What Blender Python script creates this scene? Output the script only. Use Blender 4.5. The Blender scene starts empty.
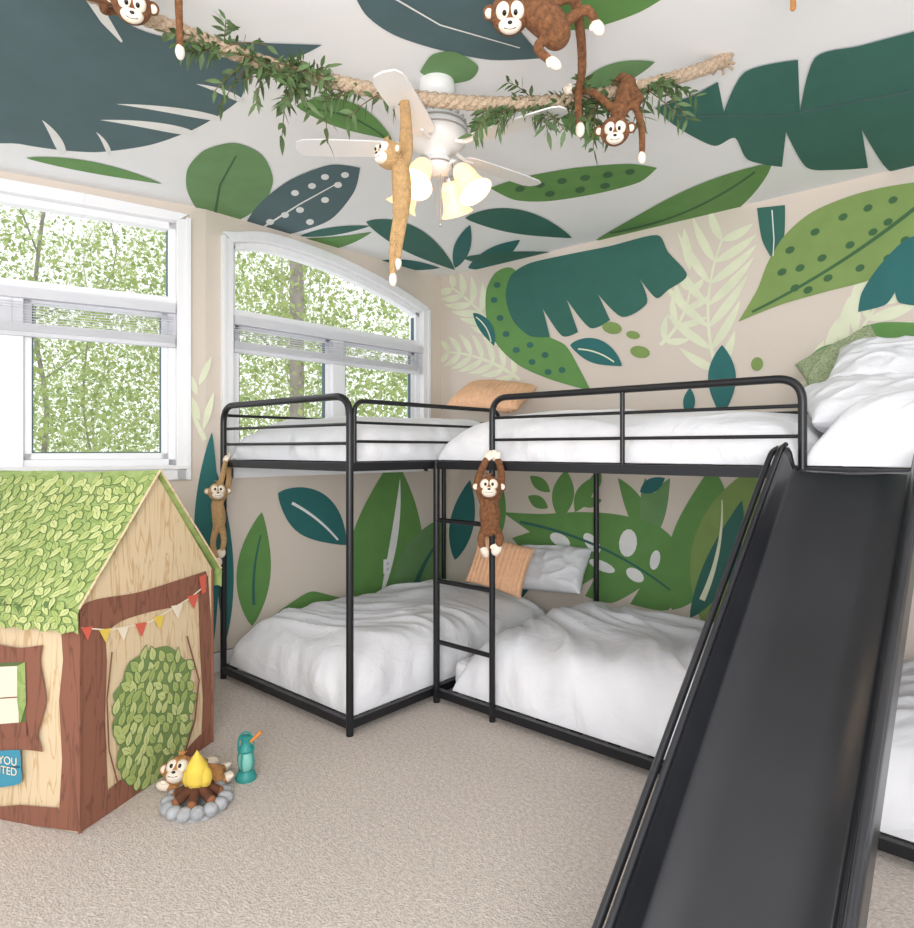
import bpy, math, random
from mathutils import Vector, Matrix, noise
from mathutils.geometry import tessellate_polygon
random.seed(7)
SC=bpy.context.scene
SC.view_settings.view_transform='Standard'
SC.view_settings.exposure=0.0
# ---------------------------------------------------------------- camera model (room frame: corner at origin)
F=650.0; CX=457.0; HY=449.0; CH=1.5
CAM=Vector((4.12,-4.45,CH))
def W(x,y,z=0.0):
    return Vector((CAM.x+0.75*x-0.6614*y, CAM.y+0.6614*x+0.75*y, z))
def P(px,py,d):
    return W((px-CX)/F*d, d, CH-(py-HY)/F*d)
def on_plane(px,py,pt,n):
    d=P(px,py,1.0)-CAM
    k=(pt-CAM).dot(n)/d.dot(n)
    return CAM+d*k
def srgb(h):
    h=h.lstrip('#'); c=[int(h[i:i+2],16)/255 for i in (0,2,4)]
    return tuple([(x/12.92 if x<=0.04045 else ((x+0.055)/1.055)**2.4) for x in c])+(1,)
# ---------------------------------------------------------------- materials
def mat(name,col,rough=.6,metal=0.0,var=0.0,vscale=5.0,bump=0.0,bscale=50.0,emis=0.0,dist=0.0,trans=0.0,detail=4):
    m=bpy.data.materials.new(name); m.use_nodes=True
    nt=m.node_tree; b=nt.nodes['Principled BSDF']
    c=srgb(col) if isinstance(col,str) else col
    b.inputs['Base Color'].default_value=c
    b.inputs['Roughness'].default_value=rough
    b.inputs['Metallic'].default_value=metal
    tc=nt.nodes.new('ShaderNodeTexCoord')
    if var>0:
        n=nt.nodes.new('ShaderNodeTexNoise'); n.inputs['Scale'].default_value=vscale; n.inputs['Detail'].default_value=detail
        nt.links.new(tc.outputs['Object'],n.inputs['Vector'])
        r=nt.nodes.new('ShaderNodeValToRGB')
        r.color_ramp.elements[0].position=.3; r.color_ramp.elements[1].position=.7
        r.color_ramp.elements[0].color=tuple([x*(1-var) for x in c[:3]])+(1,)
        r.color_ramp.elements[1].color=tuple([min(1,x*(1+var)) for x in c[:3]])+(1,)
        nt.links.new(n.outputs['Fac'],r.inputs['Fac']); nt.links.new(r.outputs['Color'],b.inputs['Base Color'])
    if bump>0:
        n=nt.nodes.new('ShaderNodeTexNoise'); n.inputs['Scale'].default_value=bscale; n.inputs['Detail'].default_value=detail
        n.inputs['Distortion'].default_value=dist
        nt.links.new(tc.outputs['Object'],n.inputs['Vector'])
        bp=nt.nodes.new('ShaderNodeBump'); bp.inputs['Strength'].default_value=bump; bp.inputs['Distance'].default_value=.02
        nt.links.new(n.outputs['Fac'],bp.inputs['Height']); nt.links.new(bp.outputs['Normal'],b.inputs['Normal'])
    if emis>0:
        b.inputs['Emission Color'].default_value=c; b.inputs['Emission Strength'].default_value=emis
    if trans>0:
        t=nt.nodes.new('ShaderNodeBsdfTranslucent');t.inputs['Color'].default_value=c
        mx=nt.nodes.new('ShaderNodeMixShader');mx.inputs[0].default_value=trans
        nt.links.new(b.outputs[0],mx.inputs[1]);nt.links.new(t.outputs[0],mx.inputs[2]);nt.links.new(mx.outputs[0],nt.nodes['Material Output'].inputs['Surface'])
    return m
M={}
M['wall']=mat('wall_paint_beige','#dbcfc3',.75,var=.02,vscale=2,bump=.05,bscale=120)
M['ceil']=mat('ceiling_paint_white','#f1f1f2',.8,var=.01,vscale=2)
M['carpet']=mat('carpet_greige','#d5cac1',.95,var=.18,vscale=60,bump=.8,bscale=120,detail=6)
M['trim']=mat('trim_white','#f2f2f5',.4)
M['black']=mat('metal_black','#1b1c20',.35,metal=.2)
M['slide']=mat('slide_black','#232428',.28,metal=.1,var=.2,vscale=3,bump=.10,bscale=3.5)
M['duvet']=mat('duvet_white_cotton','#e3e4e8',.85,bump=.5,bscale=6,dist=1.6,detail=4)
M['mattress']=mat('mattress_white','#e2e2e5',.85,bump=.2,bscale=20)
M['peach']=mat('pillow_peach_corduroy','#f0bf98',.9,var=.08,vscale=40)
M['greenknit']=mat('pillow_green_knit','#a9b690',.95,var=.3,vscale=90,bump=.8,bscale=90)
M['rope']=mat('rope_jute','#c9b197',.95,var=.25,vscale=90,bump=.8,bscale=160)
M['tan']=mat('plush_tan','#dcb27c',.95,var=.15,vscale=60,bump=1,bscale=220)
M['brown']=mat('plush_brown','#966440',.95,var=.4,vscale=60,bump=1,bscale=220)
M['orange']=mat('plush_orange','#dd9d5e',.95,var=.2,vscale=60,bump=1,bscale=220)
M['face']=mat('plush_face','#ecdfcf',.9,var=.05,vscale=60)
M['eye']=mat('eye_black','#0a0908',.2)
M['vine']=mat('vine_leaf_green','#52693f',.6,var=.35,vscale=14)
M['vinestem']=mat('vine_stem','#6b5a3a',.8)
# mural paints
pc={'slate':'#50686d','dark':'#34695d','teal':'#2a6c6b','olive':'#829c58','green':'#64934f','mid':'#6b935f','cream':'#e3e6ca','white':'#ececea','dgreen':'#3f6841','blk':'#26423a'}
for k,v in pc.items(): M['p_'+k]=mat('mural_'+k,v,.75,var=.06,vscale=6)
# ---------------------------------------------------------------- mesh builder
class MB:
    def __init__(s): s.v=[];s.f=[];s.m=[];s.mats=[];s.nd=0
    def mi(s,m):
        if m not in s.mats: s.mats.append(m)
        return s.mats.index(m)
    def add(s,vs,fs,m):
        o=len(s.v); s.v+= [tuple(v) for v in vs]; k=s.mi(m)
        for f in fs: s.f.append(tuple(i+o for i in f)); s.m.append(k)
    def box(s,c,sx,sy,sz,m,rot=None):
        vs=[]
        for x in (-.5,.5):
            for y in (-.5,.5):
                for z in (-.5,.5):
                    p=Vector((x*sx,y*sy,z*sz))
                    if rot is not None: p=rot@p
                    vs.append(Vector(c)+p)
        s.add(vs,[(0,1,3,2),(4,6,7,5),(0,4,5,1),(2,3,7,6),(0,2,6,4),(1,5,7,3)],m)
    def hexa(s,p,m):
        s.add(p,[(0,1,2,3),(7,6,5,4),(0,4,5,1),(1,5,6,2),(2,6,7,3),(3,7,4,0)],m)
    def tube(s,path,r,m,seg=10):
        path=[Vector(p) for p in path]; n=len(path)
        rr=r if isinstance(r,(list,tuple)) else [r]*n
        T=[]
        for i in range(n):
            a=path[max(0,i-1)];b=path[min(n-1,i+1)]; t=(b-a)
            T.append(t.normalized() if t.length>1e-9 else Vector((0,0,1)))
        up=Vector((0,0,1)) if abs(T[0].z)<.9 else Vector((1,0,0))
        N=(up-T[0]*up.dot(T[0])).normalized(); vs=[]
        for i in range(n):
            N=(N-T[i]*N.dot(T[i])); N=N.normalized() if N.length>1e-6 else Vector((1,0,0))
            B=T[i].cross(N)
            for k in range(seg):
                a=2*math.pi*k/seg; vs.append(path[i]+(N*math.cos(a)+B*math.sin(a))*rr[i])
        fs=[]
        for i in range(n-1):
            for k in range(seg):
                k2=(k+1)%seg; fs.append((i*seg+k,i*seg+k2,(i+1)*seg+k2,(i+1)*seg+k))
        fs.append(tuple(reversed(range(seg)))); fs.append(tuple((n-1)*seg+k for k in range(seg)))
        s.add(vs,fs,m)
    def ell(s,c,rx,ry,rz,m,R=None,nu=18,nv=12):
        vs=[];c=Vector(c)
        def T(p):
            p=Vector(p)
            if R is not None:p=R@p
            return c+p
        vs.append(T((0,0,rz)))
        for j in range(1,nv):
            t=math.pi*j/nv
            for i in range(nu):
                a=2*math.pi*i/nu
                vs.append(T((rx*math.sin(t)*math.cos(a),ry*math.sin(t)*math.sin(a),rz*math.cos(t))))
        vs.append(T((0,0,-rz))); fs=[]
        for i in range(nu): fs.append((0,1+i,1+(i+1)%nu))
        for j in range(nv-2):
            for i in range(nu):
                a=1+j*nu+i;b=1+j*nu+(i+1)%nu; fs.append((a,a+nu,b+nu,b))
        l=len(vs)-1
        for i in range(nu): fs.append((l,1+(nv-2)*nu+(i+1)%nu,1+(nv-2)*nu+i))
        s.add(vs,fs,m)
    def lathe(s,prof,c,m,R=None,seg=24):
        vs=[];c=Vector(c)
        for (r,z) in prof:
            for k in range(seg):
                a=2*math.pi*k/seg;p=Vector((r*math.cos(a),r*math.sin(a),z))
                if R is not None:p=R@p
                vs.append(c+p)
        fs=[]
        for i in range(len(prof)-1):
            for k in range(seg):
                k2=(k+1)%seg; fs.append((i*seg+k,i*seg+k2,(i+1)*seg+k2,(i+1)*seg+k))
        s.add(vs,fs,m)
    def grid(s,pts,m):  # pts[i][j]
        n=len(pts);k=len(pts[0]);vs=[p for r in pts for p in r]
        fs=[(i*k+j,(i+1)*k+j,(i+1)*k+j+1,i*k+j+1) for i in range(n-1) for j in range(k-1)]
        s.add(vs,fs,m)
    def build(s,name,smooth=True,recalc=False,bevel=0):
        me=bpy.data.meshes.new(name); me.from_pydata(s.v,[],s.f)
        for m in s.mats: me.materials.append(m)
        for i,p in enumerate(me.polygons):
            p.material_index=s.m[i]; p.use_smooth=smooth
        me.update()
        if smooth:
            try: me.set_sharp_from_angle(angle=math.radians(50))
            except Exception: pass
        o=bpy.data.objects.new(name,me); SC.collection.objects.link(o)
        if bevel>0:
            b=o.modifiers.new('bevel','BEVEL'); b.width=bevel; b.segments=2; b.limit_method='ANGLE'
        return o
def group(name,ch,c=None):
    e=bpy.data.objects.new(name,None); SC.collection.objects.link(e)
    if c is None:
        pts=[Vector(b) for o in ch for b in o.bound_box]
        c=sum(pts,Vector())/len(pts)
    e.location=c; e.empty_display_size=.1
    for o in ch:
        o.parent=e; o.matrix_parent_inverse=Matrix.Translation(-Vector(c))
    return e
def fillet(path,rad,n=6):
    path=[Vector(p) for p in path]; out=[path[0]]
    for i in range(1,len(path)-1):
        a,b,c=path[i-1],path[i],path[i+1]
        r=min(rad,(a-b).length*.49,(c-b).length*.49)
        p=b+(a-b).normalized()*r;q=b+(c-b).normalized()*r
        for k in range(n+1):
            t=k/n; out.append(p*(1-t)**2+b*2*t*(1-t)+q*t*t)
    out.append(path[-1]); return out
def catmull(pts,n=8):
    pts=[Vector(p) for p in pts]; out=[]
    for i in range(len(pts)-1):
        p0=pts[max(0,i-1)];p1=pts[i];p2=pts[i+1];p3=pts[min(len(pts)-1,i+2)]
        for k in range(n):
            t=k/n
            out.append(.5*((2*p1)+(p2-p0)*t+(2*p0-5*p1+4*p2-p3)*t*t+(3*p1-p0-3*p2+p3)*t**3))
    out.append(pts[-1]); return out
# ---------------------------------------------------------------- 2D shapes (traced from the reference, projected on real planes)
def smooth2(pts,n=6):
    pts=[Vector((p[0],p[1])) for p in pts]; N=len(pts); out=[]
    tan=[]
    for i in range(N):
        a=pts[i-1]-pts[i]; b=pts[(i+1)%N]-pts[i]
        ang=a.angle(b) if a.length>0 and b.length>0 else math.pi
        tan.append(Vector((0,0)) if ang<math.radians(88) else (pts[(i+1)%N]-pts[i-1])*.42)
    for i in range(N):
        p,q=pts[i],pts[(i+1)%N];d=(q-p).length
        t0,t1=tan[i],tan[(i+1)%N]
        if t0.length>d: t0=t0.normalized()*d
        if t1.length>d: t1=t1.normalized()*d
        for k in range(n):
            t=k/n
            out.append(p*(2*t**3-3*t*t+1)+t0*(t**3-2*t*t+t)+q*(-2*t**3+3*t*t)+t1*(t**3-t*t))
    return out
def spine(p0,p1,bend,n=24):
    a=Vector(p0);b=Vector(p1);d=b-a;q=Vector((-d.y,d.x)).normalized()
    return [a.lerp(b,k/n)+q*bend*4*(k/n)*(1-k/n) for k in range(n+1)]
def leaf(p0,p1,w,bend=0,pk=.9):
    s=spine(p0,p1,bend);n=len(s)-1;L=[];R=[]
    for k,c in enumerate(s):
        t=k/n; a=s[max(0,k-1)];b=s[min(n,k+1)];d=(b-a).normalized();q=Vector((-d.y,d.x))
        hw=w*.5*max(0,math.sin(math.pi*t**pk))**.85
        L.append(c+q*hw)
        if 0<k<n:R.append(c-q*hw)
    return L+R[::-1]
def stroke(pts,w0,w1):
    s=[Vector(p) for p in pts];n=len(s)-1;L=[];R=[]
    for k,c in enumerate(s):
        a=s[max(0,k-1)];b=s[min(n,k+1)];d=(b-a).normalized();q=Vector((-d.y,d.x));hw=(w0+(w1-w0)*k/n)*.5
        L.append(c+q*hw);R.append(c-q*hw)
    return L+R[::-1]
def oval(cx,cy,rx,ry,ang=0,n=14):
    o=[]
    for k in range(n):
        a=2*math.pi*k/n;x=rx*math.cos(a);y=ry*math.sin(a)
        o.append(Vector((cx+x*math.cos(ang)-y*math.sin(ang),cy+x*math.sin(ang)+y*math.cos(ang))))
    return o
def decal(mb,pts,pl,m,layer=0):
    pt,n=pl;mb.nd+=1
    vs=[on_plane(p[0],p[1],pt+n*(.0015+.0014*layer+.00004*(mb.nd%32)),n) for p in pts]
    tri=tessellate_polygon([[Vector((p[0],p[1],0)) for p in pts]])
    mb.add(vs,[tuple(t) for t in tri],m)
def frond(mb,p0,p1,bend,pl,m,n=9,ln=40,w=9,layer=0,ang=.9):
    s=spine(p0,p1,bend,40)
    decal(mb,stroke(s,4,2),pl,m,layer)
    for i in range(n):
        k=int(4+(36)*(i/(n-1)));k=min(k,40)
        a=s[max(0,k-1)];b=s[min(40,k+1)];d=(b-a).normalized()
        l=ln*(.55+.6*math.sin(math.pi*(i+.8)/n))
        for sg in (-1,1):
            ca=math.cos(ang);sa=math.sin(ang)*sg
            dd=Vector((d.x*ca-d.y*sa,d.x*sa+d.y*ca))
            decal(mb,leaf(s[k],s[k]+dd*l,w,sg*2,.8),pl,m,layer)
# planes
CEIL=3.1
P0=Vector((0,-2.31,0)); D1=Vector((-.287,-.958,0)).normalized(); N1=Vector((.958,-.287,0)).normalized()
plR=(Vector((0,0,0)),Vector((0,-1,0)))
plL=(Vector((0,0,0)),Vector((1,0,0)))
plB=(P0,N1)
plC=(Vector((0,0,CEIL)),Vector((0,0,-1)))
# ---------------------------------------------------------------- room shell
def wall(name,O,D,N,t0,t1,z0,z1,hole=None,th=.16):
    mb=MB(); outer=[(t0,z0),(t1,z0),(t1,z1),(t0,z1)]
    loops=[outer]+([hole] if hole else [])
    flat=[p for l in loops for p in l]
    tri=tessellate_polygon([[Vector((a,b,0)) for a,b in l] for l in loops])
    for n in (0,-th):
        mb.add([O+D*a+N*n+Vector((0,0,b)) for a,b in flat],[tuple(t) for t in tri],M['wall'])
    for l in loops:
        k=len(l)
        for i in range(k):
            a=l[i];b=l[(i+1)%k]
            mb.add([O+D*a[0]+Vector((0,0,a[1])),O+D*b[0]+Vector((0,0,b[1])),O+D*b[0]-N*th+Vector((0,0,b[1])),O+D*a[0]-N*th+Vector((0,0,a[1]))],[(0,1,2,3)],M['wall'] if l is outer else M['trim'])
    return mb.build(name,False)
def curve2(pts,n=6):
    v=catmull([Vector((a,b,0)) for a,b in pts],n)
    return [(p.x,p.y) for p in v]
O2=Vector((0,-2.31,0));D2=Vector((0,1,0));N2=Vector((1,0,0))
arch=curve2([(.19,2.92),(.5,2.985),(1.03,2.96),(1.55,2.875),(1.85,2.8),(2.05,2.735)],6)
holeR=[(.19,1.39),(2.05,1.39)]+arch[::-1]
wall('wall_left',O2,D2,N2,0,2.31,0,CEIL,holeR)
holeL=[(.18,1.39),(1.96,1.39),(1.96,2.98),(.18,2.98)]
wall('wall_bay',P0,D1,N1,0,5.4,0,CEIL,holeL)
wall('wall_right',Vector((0,0,0)),Vector((1,0,0)),Vector((0,-1,0)),0,7,0,CEIL)
e=P0+D1*5.4
poly=[(0,0),(7,0),(7,-7.5),(e.x,e.y),(0,-2.31)]
for nm,z0,z1,m in (('floor',-.1,0,M['carpet']),('ceiling',CEIL,CEIL+.1,M['ceil'])):
    mb=MB();k=len(poly)
    for z in (z0,z1):
        mb.add([(x,y,z) for x,y in poly],[tuple(range(k))],m)
    for i in range(k):
        a=poly[i];b=poly[(i+1)%k]
        mb.add([(a[0],a[1],z0),(b[0],b[1],z0),(b[0],b[1],z1),(a[0],a[1],z1)],[(0,1,2,3)],m)
    mb.build(nm,False)
def wbox(mb,O,D,N,t0,t1,z0,z1,n0,n1,m):
    q=lambda t,z,n:O+D*t+N*n+Vector((0,0,z))
    mb.hexa([q(t0,z0,n0),q(t1,z0,n0),q(t1,z1,n0),q(t0,z1,n0),q(t0,z0,n1),q(t1,z0,n1),q(t1,z1,n1),q(t0,z1,n1)],m)
mb=MB();wbox(mb,O2,D2,N2,0,2.31,0,.13,0,.018,M['trim']);wbox(mb,O2,D2,N2,0,2.31,.115,.13,0,.025,M['trim']);mb.build('baseboard_left',False)
mb=MB();wbox(mb,P0,D1,N1,0,5.4,0,.13,0,.018,M['trim']);wbox(mb,P0,D1,N1,0,5.4,.115,.13,0,.025,M['trim']);mb.build('baseboard_bay',False)
mb=MB();wbox(mb,Vector((0,0,0)),Vector((1,0,0)),Vector((0,-1,0)),0,7,0,.13,0,.018,M['trim']);mb.build('baseboard_right',False)
# wall outlet
q=on_plane(386,566,*plL);ob=MB()
wbox(ob,Vector((0,q.y,q.z)),D2,N2,-.037,.037,-.06,.06,.008,.018,M['trim'])
for dz in (-.025,.025):
    wbox(ob,Vector((0,q.y,q.z+dz)),D2,N2,-.016,.016,-.014,.014,.018,.021,M['mattress'])
    for dt in (-.007,.007): wbox(ob,Vector((0,q.y+dt,q.z+dz)),D2,N2,-.0015,.0015,-.006,.006,.021,.0215,M['eye'])
ob.build('wall_outlet',False,bevel=.001)
# windows
M['blind']=mat('blind_white','#f4f4f8',.5,trans=.4)
def strip(mb,O,D,N,inner,outer,n0,n1,m):
    q=lambda p,n:O+D*p[0]+N*n+Vector((0,0,p[1]))
    k=len(inner)
    for i in range(k-1):
        a,b,c,d=inner[i],inner[i+1],outer[i+1],outer[i]
        mb.hexa([q(a,n0),q(b,n0),q(c,n0),q(d,n0),q(a,n1),q(b,n1),q(c,n1),q(d,n1)],m)
def window(name,O,D,N,t0,t1,z0,top,zt,blz):
    tr=M['trim'];mb=MB();cw=.075
    zl=top[0][1];zr=top[-1][1]
    wbox(mb,O,D,N,t0-cw,t0,z0-.09,zl+.02,0,.025,tr);wbox(mb,O,D,N,t1,t1+cw,z0-.09,zr+.02,0,.025,tr)
    wbox(mb,O,D,N,t0-cw-.01,t0-cw+.02,z0-.09,zl+.03,0,.035,tr);wbox(mb,O,D,N,t1+cw-.02,t1+cw+.01,z0-.09,zr+.03,0,.035,tr)
    wbox(mb,O,D,N,t0-cw,t1+cw,z0-.09,z0,0,.025,tr)
    wbox(mb,O,D,N,t0-cw,t1+cw,z0-.02,z0+.005,-.02,.05,tr)
    out=[(t,z+.07) for t,z in top];out[0]=(t0-cw,zl+.055);out[-1]=(t1+cw,zr+.045)
    strip(mb,O,D,N,top,out,0,.028,tr)
    ft=.045
    wbox(mb,O,D,N,t0,t0+ft,z0,zl,-.11,-.03,tr);wbox(mb,O,D,N,t1-ft,t1,z0,zr,-.11,-.03,tr)
    wbox(mb,O,D,N,t0,t1,z0,z0+ft,-.11,-.03,tr)
    strip(mb,O,D,N,[(t,z-.045) for t,z in top],top,-.11,-.03,tr)
    wbox(mb,O,D,N,t0,t1,zt,zt+.08,-.12,-.01,tr)
    tm=(t0+t1)/2
    wbox(mb,O,D,N,tm-.06,tm+.06,z0,zt,-.12,-.01,tr)
    for a,b in ((t0+ft,tm-.06),(tm+.06,t1-ft)):
        for c,d,e2,f in ((a,b,z0+ft,z0+ft+.04),(a,b,zt-.05,zt),(a,a+.04,z0+ft,zt),(b-.04,b,z0+ft,zt)):
            wbox(mb,O,D,N,c,d,e2,f,-.1,-.05,tr)
    dk=M['p_slate']
    for a,b in ((t0+ft+.04,tm-.10),(tm+.10,t1-ft-.04)):
        for c,d,e2,f in ((a,b,z0+ft+.04,z0+ft+.047),(a,a+.007,z0+ft+.04,zt),(b-.007,b,z0+ft+.04,zt)):
            wbox(mb,O,D,N,c,d,e2,f,-.09,-.055,dk)
    wbox(mb,O,D,N,t0+ft,t1-ft,zt+.08,zt+.087,-.09,-.055,dk);wbox(mb,O,D,N,t1-ft-.007,t1-ft,zt+.08,zr-.05,-.09,-.055,dk);wbox(mb,O,D,N,t0+ft,t0+ft+.007,zt+.08,zl-.05,-.09,-.055,dk)
    frame=mb.build('frame',False,bevel=.004)
    bl=MB()
    wbox(bl,O,D,N,t0+.01,t1-.01,zt-.03,zt+.03,-.02,.03,M['blind'])
    z=zt-.045
    while z>blz+.05:
        tl=random.uniform(-.003,.003);a0=random.uniform(0,.003)
        q=lambda t,zz,n:O+D*t+N*n+Vector((0,0,zz))
        bl.hexa([q(t0+.015+a0,z-.003,-.03),q(t1-.015,z-.003,-.03),q(t1-.015,z,-.03),q(t0+.015,z,-.03),q(t0+.015+a0,z-.009+tl,.018),q(t1-.015,z-.009-tl,.018),q(t1-.015,z-.006-tl,.018),q(t0+.015,z-.006+tl,.018)],M['blind']);z-=.016
    z=blz+.045
    while z>blz:
        wbox(bl,O,D,N,t0+.015,t1-.015,z-.006,z,-.03,.018,M['blind']);z-=.007
    wbox(bl,O,D,N,t0+.01,t1-.01,blz-.03,blz-.006,-.03,.022,M['blind'])
    for t in (t0+.2,(t0+t1)/2,t1-.2): bl.tube([O+D*t+N*.025+Vector((0,0,zt)),O+D*t+N*.025+Vector((0,0,blz-.02))],.002,M['blind'],6)
    bl.tube([O+D*(t1-.07)+N*.03+Vector((0,0,zt)),O+D*(t1-.07)+N*.03+Vector((0,0,zt-.55))],.0015,M['blind'],6)
    return group(name,[frame,bl.build('blind',False)])
window('window_1',P0,D1,N1,.18,1.96,1.39,[(.18,2.98),(.7,2.98),(1.3,2.98),(1.96,2.98)],2.41,2.19)
window('window_2',O2,D2,N2,.19,2.05,1.39,arch,2.39,2.20)
# ---------------------------------------------------------------- mural
mw=MB();mc=MB()
S=smooth2
def p(n): return M['p_'+n]
R=lambda pts,c,l=0: decal(mw,pts,plR,p(c),l)
Lw=lambda pts,c,l=0: decal(mw,pts,plL,p(c),l)
Bw=lambda pts,c,l=0: decal(mw,pts,plB,p(c),l)
C=lambda pts,c,l=0: decal(mc,pts,plC,p(c),l)
# cream palms
frond(mw,(722,385),(722,240),-14,plR,p('cream'),7,58,9,0,.72)
R(leaf((690,270),(684,228),9,0),'cream',0)
frond(mw,(660,345),(690,290),6,plR,p('cream'),4,28,7,0,.7)
frond(mw,(505,350),(452,288),6,plR,p('cream'),7,26,7,0,.8)
frond(mw,(520,380),(448,352),6,plR,p('cream'),7,24,6,0,.8)
frond(mw,(800,385),(895,262),14,plR,p('cream'),8,50,12,0,.65)
# dotted green crescent
R(S([(512,268),(495,273),(486,292),(487,322),(498,346),(520,366),(552,380),(591,391),(578,366),(565,345),(540,330),(530,290)]),'green',1)
for q in ((497,285),(494,300),(500,318),(506,334),(516,350),(532,362),(548,372),(562,370),(545,355),(530,345)): R(oval(q[0],q[1],3.5,3,0),'dark',2)
# banana leaf
R(S([(506,290),(512,274),(530,263),(570,254),(610,246),(657,235),(668,252),(687,275),(668,290),(656,298),(640,279),(647,303),(622,317),(598,294),(610,320),(590,328),(567,300),(578,332),(562,336),(543,309),(550,337),(530,336),(514,322),(507,305)]),'dark',3)
R(leaf((570,345),(622,366),24,-4),'teal',3); R(stroke(spine((578,349),(614,362),-3),1.5,1.5),'cream',4)
R(leaf((473,313),(494,346),13,-3),'teal',3); R(stroke(spine((476,317),(491,342),-3),1.2,1.2),'cream',4)
for q in ((612,328,10,6),(633,335,7,4),(757,364,6,7),(640,352,10,6)):
    R(oval(*q,.2),'olive',3)
# big dotted leaf right
R(S([(738,322),(757,290),(768,262),(785,235),(812,212),(850,196),(885,187),(930,180),(930,240),(905,262),(870,280),(825,292),(780,305)]),'olive',2)
R(stroke(spine((752,312),(925,200),6),2.5,4),'dgreen',3)
for q in ((790,250),(800,268),(815,232),(822,258),(843,217),(850,245),(868,208),(873,232),(888,222),(893,200),(905,240),(782,272),(795,288),(828,278),(860,268),(888,258),(808,290)): R(oval(q[0],q[1],5,3.4,-.5),'dgreen',3)
R(S([(757,208),(785,205),(784,238),(774,262),(762,240)]),'dark',2); R(stroke([(772,210),(774,240),(773,256)],1.2,1),'white',3)
R(S([(930,232),(905,240),(880,265),(862,292),(858,312),(885,305),(895,292),(900,303),(930,300)]),'teal',4)
R(S([(862,327),(885,322),(930,326),(930,352),(900,358),(875,345)]),'green',3)
R(leaf((722,418),(722,345),28,0,1.15),'teal',3);R(leaf((688,418),(690,388),12,0,1.1),'teal',3)
R(leaf((815,395),(850,345),40,-6),'mid',2)
# lower right wall
R(S([(502,512),(540,514),(580,512),(620,515),(660,527),(682,552),(682,580),(668,610),(630,604),(640,588),(612,603),(585,596),(596,576),(570,590),(545,580),(560,560),(530,556),(512,538),(530,532)]),'green',2)
for q in ((560,540,11,6,.5),(592,543,12,6,.9),(628,543,9,14,.1),(602,566,14,5,.4),(635,575,10,6,.6),(655,560,5,10,.2)): R(oval(*q),'white',3)
R(stroke(spine((520,522),(670,590),-10),3,2),'dark',3)
for q in (((560,520),(566,470),22),((575,512),(592,478),16),((548,508),(528,496),12),((580,505),(602,500),10),((550,492),(530,476),12),((590,495),(600,470),12)): R(leaf(q[0],q[1],q[2],0,1),'green',1)
R(leaf((648,545),(618,478),20,4),'green',1);R(leaf((650,545),(670,478),20,-4),'mid',1);R(leaf((650,545),(645,478),20,2),'mid',1)
R(leaf((640,492),(665,478),14,0),'teal',1)
R(leaf((672,610),(712,466),60,10,.9),'green',3);R(leaf((706,630),(758,466),62,-8,1.0),'olive',4)
R(leaf((690,618),(742,500),30,6,.9),'dark',5); R(stroke(spine((702,600),(722,500),6),6,1),'cream',6);R(leaf((800,640),(790,480),60,-6),'green',3)
R(leaf((455,560),(470,480),24,0),'teal',2);R(leaf((480,560),(500,480),22,4),'green',2)
R(leaf((520,600),(545,535),30,-8),'dark',1)
# left wall lower
Lw(leaf((252,626),(262,512),34,-3,.9),'green',2);Lw(stroke(spine((254,605),(261,535),-3),3,1.5),'dark',3)
Lw(leaf((278,493),(346,545),46,-4),'teal',3);Lw(stroke(spine((292,503),(338,540),-3),3,2),'white',4)
Lw(leaf((276,614),(356,600),56,12),'green',2);Lw(stroke(spine((286,612),(346,598),8),3,2),'dark',3)
Lw(leaf((372,630),(394,458),74,4,.8),'green',3);Lw(leaf((380,600),(400,478),7,4),'white',4);Lw(leaf((405,625),(446,516),52,-4),'mid',5);Lw(stroke(spine((412,600),(440,540),-4),6,2),'dark',6)
Bw(leaf((214,640),(212,432),26,-6,1),'teal',2)
Bw(stroke(spine((205,440),(190,352),-8),5,2),'cream',2)
for q in ((200,420,190,395),(203,430,214,392),(197,395,188,372),(199,385,212,356)): Bw(leaf(q[:2],q[2:],7,0),'cream',2)
Lw(leaf((226,640),(216,470),18,3),'teal',2)
# ceiling
C(S([(-40,10),(40,-12),(100,-20),(120,18),(160,36),(240,42),(322,45),(300,56),(262,64),(248,80),(240,99),(216,117),(190,131),(150,145),(100,152),(60,150),(20,144),(-40,130)]),'slate',1)
for a,b,w_ in (((244,102),(196,84),6),((224,120),(116,104),7),((196,134),(100,120),8),((64,155),(42,120),9),((110,156),(96,132),5)): C(leaf(a,b,w_,2,.55),'white',2)
C(stroke([(92,-5),(105,20),(122,42)],16,2),'white',2)
C(S([(205,150),(235,143),(262,155),(273,180),(262,205),(230,223),(200,212),(187,190),(188,168)]),'mid',1)
C(stroke([(215,215),(220,185),(236,156)],3,1.5),'dgreen',2)
C(S([(242,230),(258,205),(290,180),(330,165),(360,168),(354,192),(330,220),(290,234),(262,236)]),'slate',1)
for q in ((325,177),(338,185),(312,186),(325,200),(295,193),(300,210),(285,215),(270,222),(345,175),(310,222)): C(oval(q[0],q[1],4,3),'white',2)
C(stroke([(262,228),(300,204),(340,182)],2,1),'white',2)
C(leaf((296,106),(392,140),28,-8),'green',1);C(stroke(spine((306,109),(384,137),-7),1.5,1.5),'dgreen',2)
C(leaf((26,158),(162,184),11,-3),'green',1);C(leaf((275,240),(372,232),13,8),'green',1)
C(leaf((366,222),(455,270),26,-6),'dark',1);C(leaf((300,236),(370,226),8,0),'dark',1)
C(leaf((455,268),(470,225),16,0),'teal',2);C(leaf((465,218),(572,238),24,-6),'dark',1);C(leaf((468,268),(520,240),18,2),'teal',1)
C(leaf((462,258),(550,252),12,3),'dark',1);C(leaf((375,262),(440,268),10,0),'teal',1)
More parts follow.
